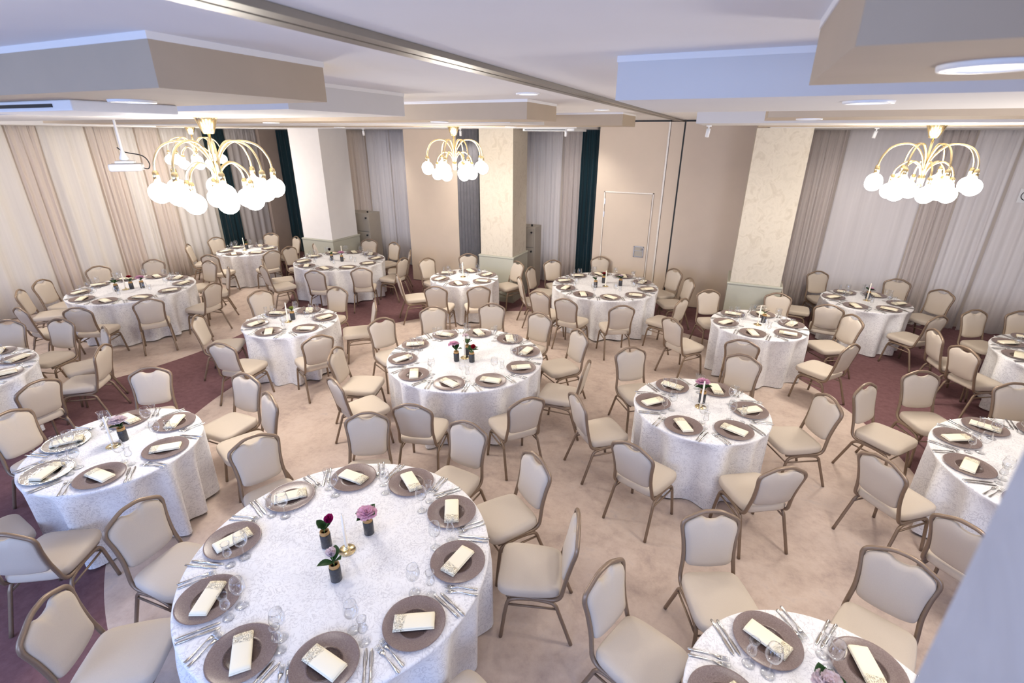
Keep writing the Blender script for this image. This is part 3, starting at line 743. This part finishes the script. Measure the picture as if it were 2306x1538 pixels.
# --- tableware meshes
def proto(name, bm, m): return obj(name, bm, m)
bm = bmesh.new()
lathe(bm, [(0, .003), (.080, .003), (.0835, .0055), (.0865, .0095), (.090, .0065), (.100, .0065), (.135, .0105), (.165, .0155), (.172, .0180), (.1735, .0165), (.166, .0125), (.10, .002), (.08, .0), (0, 0)], 48)
plate0 = proto('charger_plate', bm, M['smoky'])
bm = bmesh.new()
def napkin_mesh(bm):
    L, W = .225, .100; nx, ny = 10, 10
    for lay, (z0, z1, dl, dw) in enumerate(((0, .0075, 0, 0), (.008, .0185, -.004, -.003))):
        rr = []
        for i in range(nx + 1):
            x = -L / 2 - dl / 2 + (L + dl) * i / nx; ring = []
            w0, w1 = -W / 2, W / 2 + dw
            prof = [(w0, z0 + .002), (w0 + .004, z0), (w1 - .004, z0), (w1, z0 + .0015), (w1, z1 - .0035), (w1 - .006, z1 - .001), ((w0 + w1) / 2, z1 + .0015), (w0 + .02, z1 + .001), (w0 + .006, z1 - .001), (w0, (z0 + z1) / 2)]
            bow = .0015 * math.sin(PI * i / nx)
            rr.append([Vector((x, y, z + bow)) for y, z in prof])
        rings_mesh(bm, [[Vector((rr[0][0].x, 0, (z0 + z1) / 2))]] + rr + [[Vector((rr[-1][0].x, 0, (z0 + z1) / 2))]])
napkin_mesh(bm)
napkin0 = proto('folded_napkin', bm, M['napkin'])
def strip_solid(bm, pts):
    """pts: (x, half width, z, thickness) along +x"""
    rr = [[Vector((x, -w, z)), Vector((x, -w * .4, z - t * .4)), Vector((x, w * .4, z - t * .4)), Vector((x, w, z)), Vector((x, w * .5, z + t)), Vector((x, -w * .5, z + t))] for x, w, z, t in pts]
    rings_mesh(bm, [[Vector((pts[0][0], 0, pts[0][2]))]] + rr + [[Vector((pts[-1][0], 0, pts[-1][2]))]])
bm = bmesh.new()      # handle end at -x, tines at +x (towards the table centre)
strip_solid(bm, [(-.105, .006, .0025, .002), (-.10, .0095, .0025, .0025), (-.06, .0075, .003, .003), (-.02, .004, .006, .003), (.02, .0032, .008, .003), (.035, .008, .006, .002), (.048, .0125, .003, .0015), (.062, .0130, .0025, .0015)])
for k in range(4): strip_solid(bm, [(.060, .0022, .0025, .0014), (.085, .0018, .005, .0013), (.103, .0009, .009, .001)]); \
    [setattr(vv, 'co', vv.co + Vector((0, -.0100 + .00667 * k, 0))) for vv in bm.verts[-20:]]
fork0 = proto('fork', bm, M['silver'])
bm = bmesh.new()
strip_solid(bm, [(-.108, .005, .003, .003), (-.103, .0085, .003, .004), (-.05, .0085, .003, .004), (-.006, .0062, .0035, .004), (.0, .0055, .0035, .0035), (.012, .0095, .003, .001), (.05, .0105, .003, .001), (.085, .0095, .003, .0009), (.102, .005, .003, .0008), (.108, .0015, .003, .0006)])
knife0 = proto('knife', bm, M['silver'])
bm = bmesh.new()
lathe(bm, [(0, .001), (.034, .001), (.036, .003), (.020, .006), (.006, .012), (.0042, .03), (.0040, .080), (.006, .092), (.022, .102), (.036, .120), (.0415, .142), (.040, .165), (.0345, .190), (.0325, .200), (.0318, .200), (.0338, .189), (.039, .164), (.0402, .142), (.0348, .1215), (.020, .1045), (0, .099)], 28)
wine0 = proto('wine_glass', bm, M['glass'])
bm = bmesh.new()
lathe(bm, [(0, .001), (.029, .001), (.031, .003), (.016, .006), (.0055, .011), (.004, .03), (.004, .066), (.007, .076), (.022, .086), (.0275, .100), (.025, .116), (.0200, .132), (.0195, .145), (.0245, .165), (.0275, .176), (.0268, .1762), (.0236, .165), (.0186, .145), (.0191, .132), (.024, .1155), (.0262, .100), (.021, .0875), (0, .082)], 24)
tulip0 = proto('tulip_glass', bm, M['glass'])
used = set()
def put(p, loc, rz, label, cat, group, mat=None):
    if p.name in used: c = p.copy(); COL.objects.link(c)
    else: c = p; used.add(p.name)
    c.location = loc; c.rotation_euler = (0, 0, rz)
    tag(c, label, cat, group); return c
silvery_mesh = plate0.data.copy(); silvery_mesh.materials[0] = M['silvery_plate']
RS = random.Random(11)
for T, (u, v, rad, ph, npl, name) in TABLES.items():
    big = npl == 10; st = 360 / npl; angs = [ph + k * st for k in range(npl)]
    rp = rad - .19
    for a, hr in zip(angs, hours(angs)):
        A = R(a + YAW)                                  # angle in room axes
        er = Vector((math.cos(A), math.sin(A), 0)); et = Vector((-math.sin(A), math.cos(A), 0)); C = Vector((u, v, TZ))
        at = "at %s o'clock of %s" % (hr, name)
        def P(r, s, z=0): return C + er * r + et * s + Vector((0, 0, z))
        p = P(rp, RS.uniform(-.012, .012))
        vis = lambda q: seen(q.x, q.y, q.z, 25)
        if seen(p.x, p.y, p.z, 90):
            pl = put(plate0, p, RS.uniform(0, 6), 'smoky glass charger plate ' + at, 'plate', 'charger plates')
            if T == 2 and hr in ('nine', 'eight', 'seven') and 95 < a % 360 < 260:
                pl.data = silvery_mesh; pl['label'] = 'silvery charger plate ' + at  # a bumpy, mirror-like metallic finish replaces the smoky one on these plates
            put(napkin0, p + Vector((0, 0, .0105)), A + PI + R((55 if T == 1 else 46 if big else 36) + RS.uniform(-12, 12)), 'cream floral napkin ' + at, 'napkin', 'folded napkins')
        j = lambda s: RS.uniform(-s, s)
        for k, (r, s) in enumerate(((rad - .135, .189), (rad - .130, .220))):
            q = P(r + j(.01), s)
            if vis(q): put(knife0, q, A + PI + j(.03), ('inner', 'outer')[k] + ' steel knife ' + at, 'knife', 'steel knives')
        for k, (r, s) in enumerate(((rad - .135, -.188), (rad - .130, -.223))):
            q = P(r + j(.01), s)
            if vis(q): put(fork0, q, A + PI + j(.03), ('inner', 'outer')[k] + ' steel fork ' + at, 'fork', 'steel forks')
        q = P(rad - .355 + j(.015), .115 + j(.012))
        if vis(q) or vis(q + Vector((0, 0, .19))): put(wine0, q, 0, 'clear stemmed wine glass ' + at, 'glass', 'wine glasses')
        q = P(rad - .285 + j(.012), .178 + j(.01))
        if vis(q) or vis(q + Vector((0, 0, .17))): put(tulip0, q, 0, 'small waisted clear glass ' + at, 'glass', 'waisted glasses')

# --- flowers in vases, candles
def petal(bm, c, az, tilt, L, W, cup):
    """one thin curved petal growing from c, opening outwards by tilt"""
    n, m_ = 5, 4; rows = []
    d = Vector((math.cos(az), math.sin(az), 0)); s = Vector((-math.sin(az), math.cos(az), 0))
    for i in range(n + 1):
        t = i / n; w = W * math.sin(PI * (.12 + .80 * t)) ** .8
        ang = tilt * (.35 + .65 * t)
        ctr = c + d * (L * t * math.sin(ang)) + Vector((0, 0, L * t * math.cos(ang)))
        rows.append([bm.verts.new(ctr + s * (w * q) - d * (cup * (q * q) * w * 1.0) * -1 * (-1) + Vector((0, 0, .002 * math.sin(7 * q + 3 * t)))) for q in (-1 + 2 * jj / m_ for jj in range(m_ + 1))])
    for a, b in zip(rows, rows[1:]):
        for k in range(m_): bm.faces.new((a[k], a[k + 1], b[k + 1], b[k]))
def bloom_mesh(kind, rg):
    bm = bmesh.new()
    if kind == 'peony': layers = ((11, 1.35, .068, .032), (10, 1.05, .066, .030), (9, .75, .062, .026), (8, .45, .056, .021), (7, .2, .050, .016))
    elif kind == 'open': layers = ((8, 1.2, .046, .022), (7, .8, .044, .02), (6, .4, .04, .016))
    else: layers = ((6, .48, .050, .022), (6, .30, .050, .020), (4, .12, .050, .015))
    for n, ti, L, W in layers:
        o = rg.uniform(0, 6)
        for k in range(n): petal(bm, Vector((0, 0, .002)), o + 2 * PI * k / n + rg.uniform(-.1, .1), ti + rg.uniform(-.1, .1), L * rg.uniform(.92, 1.08), W, -.55)
    bmesh.ops.solidify(bm, geom=bm.faces[:], thickness=.0008)
    return bm
def leaf_mesh(base, az, L, up):
    bm = bmesh.new(); d = Vector((math.cos(az), math.sin(az), 0)); s = Vector((-math.sin(az), math.cos(az), 0)); rows = []
    for i in range(8):
        t = i / 7; w = .30 * L * math.sin(PI * min(1, .04 + .96 * t)) ** .9 * (1 - .25 * t)
        c = base + d * (L * t * math.cos(up)) + Vector((0, 0, L * (t * math.sin(up) - .25 * t * t)))
        rows.append([bm.verts.new(c + s * w * q + Vector((0, 0, abs(q) * w * .35))) for q in (-1, -.5, 0, .5, 1)])
    for a, b in zip(rows, rows[1:]):
        for k in range(4): bm.faces.new((a[k], a[k + 1], b[k + 1], b[k]))
    bmesh.ops.solidify(bm, geom=bm.faces[:], thickness=.0008)
    return bm
def vase_with_flower(T, du, dv, kind, colr, h, leaves, desc, lean=(0, 0)):
    u, v, rad, ph, npl, name = TABLES[T]; rg = random.Random(T * 31 + int(du * 1000) + 7)
    t = thing('bud_vase', 'charcoal vase holding the %s on %s' % (desc, name), 'vase', (u + du, v + dv, TZ), rg.uniform(0, 6), 'charcoal bud vases')
    bm = bmesh.new(); lathe(bm, [(0, 0), (.031, 0), (.034, .004), (.034, .100), (.030, .106), (.030, .102), (.028, .02), (0, .018)], 28); obj('body', bm, M['vase'], t)
    bm = bmesh.new(); lathe(bm, [(.029, .104), (.031, .106), (.030, .126), (.027, .130), (.024, .128), (.024, .104)], 28); obj('neck', bm, M['vase_neck'], t)
    f = thing('flower', '%s in a charcoal vase on %s' % (desc, name), 'flower', (u + du, v + dv, TZ), 0, 'flowers in bud vases')
    top = Vector((lean[0], lean[1], h))
    bm = bmesh.new(); tube(bm, catmull([(0, 0, .03), (0, 0, .13), (top.x * .5, top.y * .5, (h + .13) / 2), top], 4), .0035, 6); obj('stem', bm, M['stem'], f)
    b = obj('bloom', bloom_mesh(kind, rg), M['petal_' + colr], f); b.location = top; b.rotation_euler = (-lean[1] * 5 , lean[0] * 5, 0)
    for k in range(leaves):
        az = rg.uniform(0, 6.28) if leaves < 3 else 2 * PI * k / leaves + rg.uniform(-.3, .3)
        obj('leaf', leaf_mesh(Vector((0, 0, .135 + .25 * (h - .13) * rg.random())), az, rg.uniform(.085, .12) * (1.45 if T == 16 else 1), rg.uniform(.4, 1.0) + (.35 if T == 16 else 0)), M['leaf'], f)
def candle(T, du, dv):
    u, v, rad, ph, npl, name = TABLES[T]
    t = thing('candle_holder', 'round brass candle holder on ' + name, 'candle holder', (u + du, v + dv, TZ), 0, 'brass candle holders')
    bm = bmesh.new(); lathe(bm, [(0, 0), (.054, 0), (.055, .002), (.054, .005), (0, .005)], 32); obj('base', bm, M['brass'], t)
    bm = bmesh.new(); lathe(bm, [(.013, .005), (.0135, .035), (.0115, .035), (.0115, .008), (0, .008)], 18); obj('cup', bm, M['brass'], t)
    c = thing('taper_candle', 'ivory taper candle in a brass holder on ' + name, 'candle', (u + du, v + dv, TZ), 0, 'taper candles')
    bm = bmesh.new(); lathe(bm, [(0, .009), (.0108, .009), (.0105, .05), (.0075, .285), (.004, .293), (0, .294)], 16); obj('wax', bm, M['candle'], c)
    bm = bmesh.new(); tube(bm, [(0, 0, .292), (.001, 0, .304)], .0009, 5); obj('wick', bm, M['black'], c)
for a in ((1, -.131, -.004, 'bud', 'magenta', .195, 4, 'magenta rosebud', (.03, .015)), (1, .114, -.188, 'bud', 'pale', .165, 3, 'pale pink bud', (-.02, .012)), (1, .049, .203, 'peony', 'pink', .15, 4, 'full pink peony', (0, 0)),
          (8, -.03, -.171, 'peony', 'pink', .19, 4, 'loose pink peony', (-.035, .01)), (8, .15, -.119, 'bud', 'red', .175, 5, 'dark red bud', (.02, 0)), (8, .005, .043, 'open', 'pale', .235, 5, 'tall pale pink bloom', (-.02, 0)),
          (4, -.062, -.225, 'bud', 'white', .19, 5, 'white bud', (-.03, 0)), (4, .019, -.029, 'open', 'red', .20, 3, 'brownish red bloom', (0, 0)), (4, .128, .084, 'peony', 'pink', .17, 3, 'pink peony', (0, 0)),
          (10, -.121, -.20, 'bud', 'white', .17, 2, 'white bud', (0, 0)), (10, -.06, .151, 'open', 'red', .16, 4, 'crimson bloom', (0, 0)), (10, .266, .089, 'open', 'pale', .17, 6, 'pale leafy bloom', (0, 0)),
          (6, -.144, -.088, 'bud', 'dark', .21, 2, 'dark bud', (-.03, 0)), (6, .116, -.068, 'peony', 'pink', .17, 2, 'pink peony', (0, 0)),
          (7, -.023, .065, 'bud', 'lime', .15, 3, 'greenish white bud', (0, 0)), (2, -.03, .085, 'peony', 'pale', .18, 4, 'blush white peony', (0, 0)),
          (5, -.13, .10, 'bud', 'dark', .18, 3, 'dark bud', (0, 0)), (11, .002, .111, 'peony', 'pink', .20, 5, 'pink peony', (-.02, .02)),
          (12, .063, .094, 'peony', 'white', .20, 2, 'drooping white bloom', (-.05, 0)), (13, .051, .154, 'open', 'pink', .16, 6, 'small pink bloom', (.02, 0)),
          (16, -.06, .09, 'peony', 'pale', .20, 7, 'pale pink peony', (0, -.02))):
    vase_with_flower(*a)
for T, du, dv in ((1, .017, .019), (8, .02, -.052), (2, -.017, -.014), (4, -.032, -.10), (7, -.014, -.035), (10, .027, -.06), (9, -.034, .014), (11, 0, .004), (12, -.013, -.04), (13, .021, .032), (5, -.05, -.03), (6, -.02, .099)):
    candle(T, du, dv)
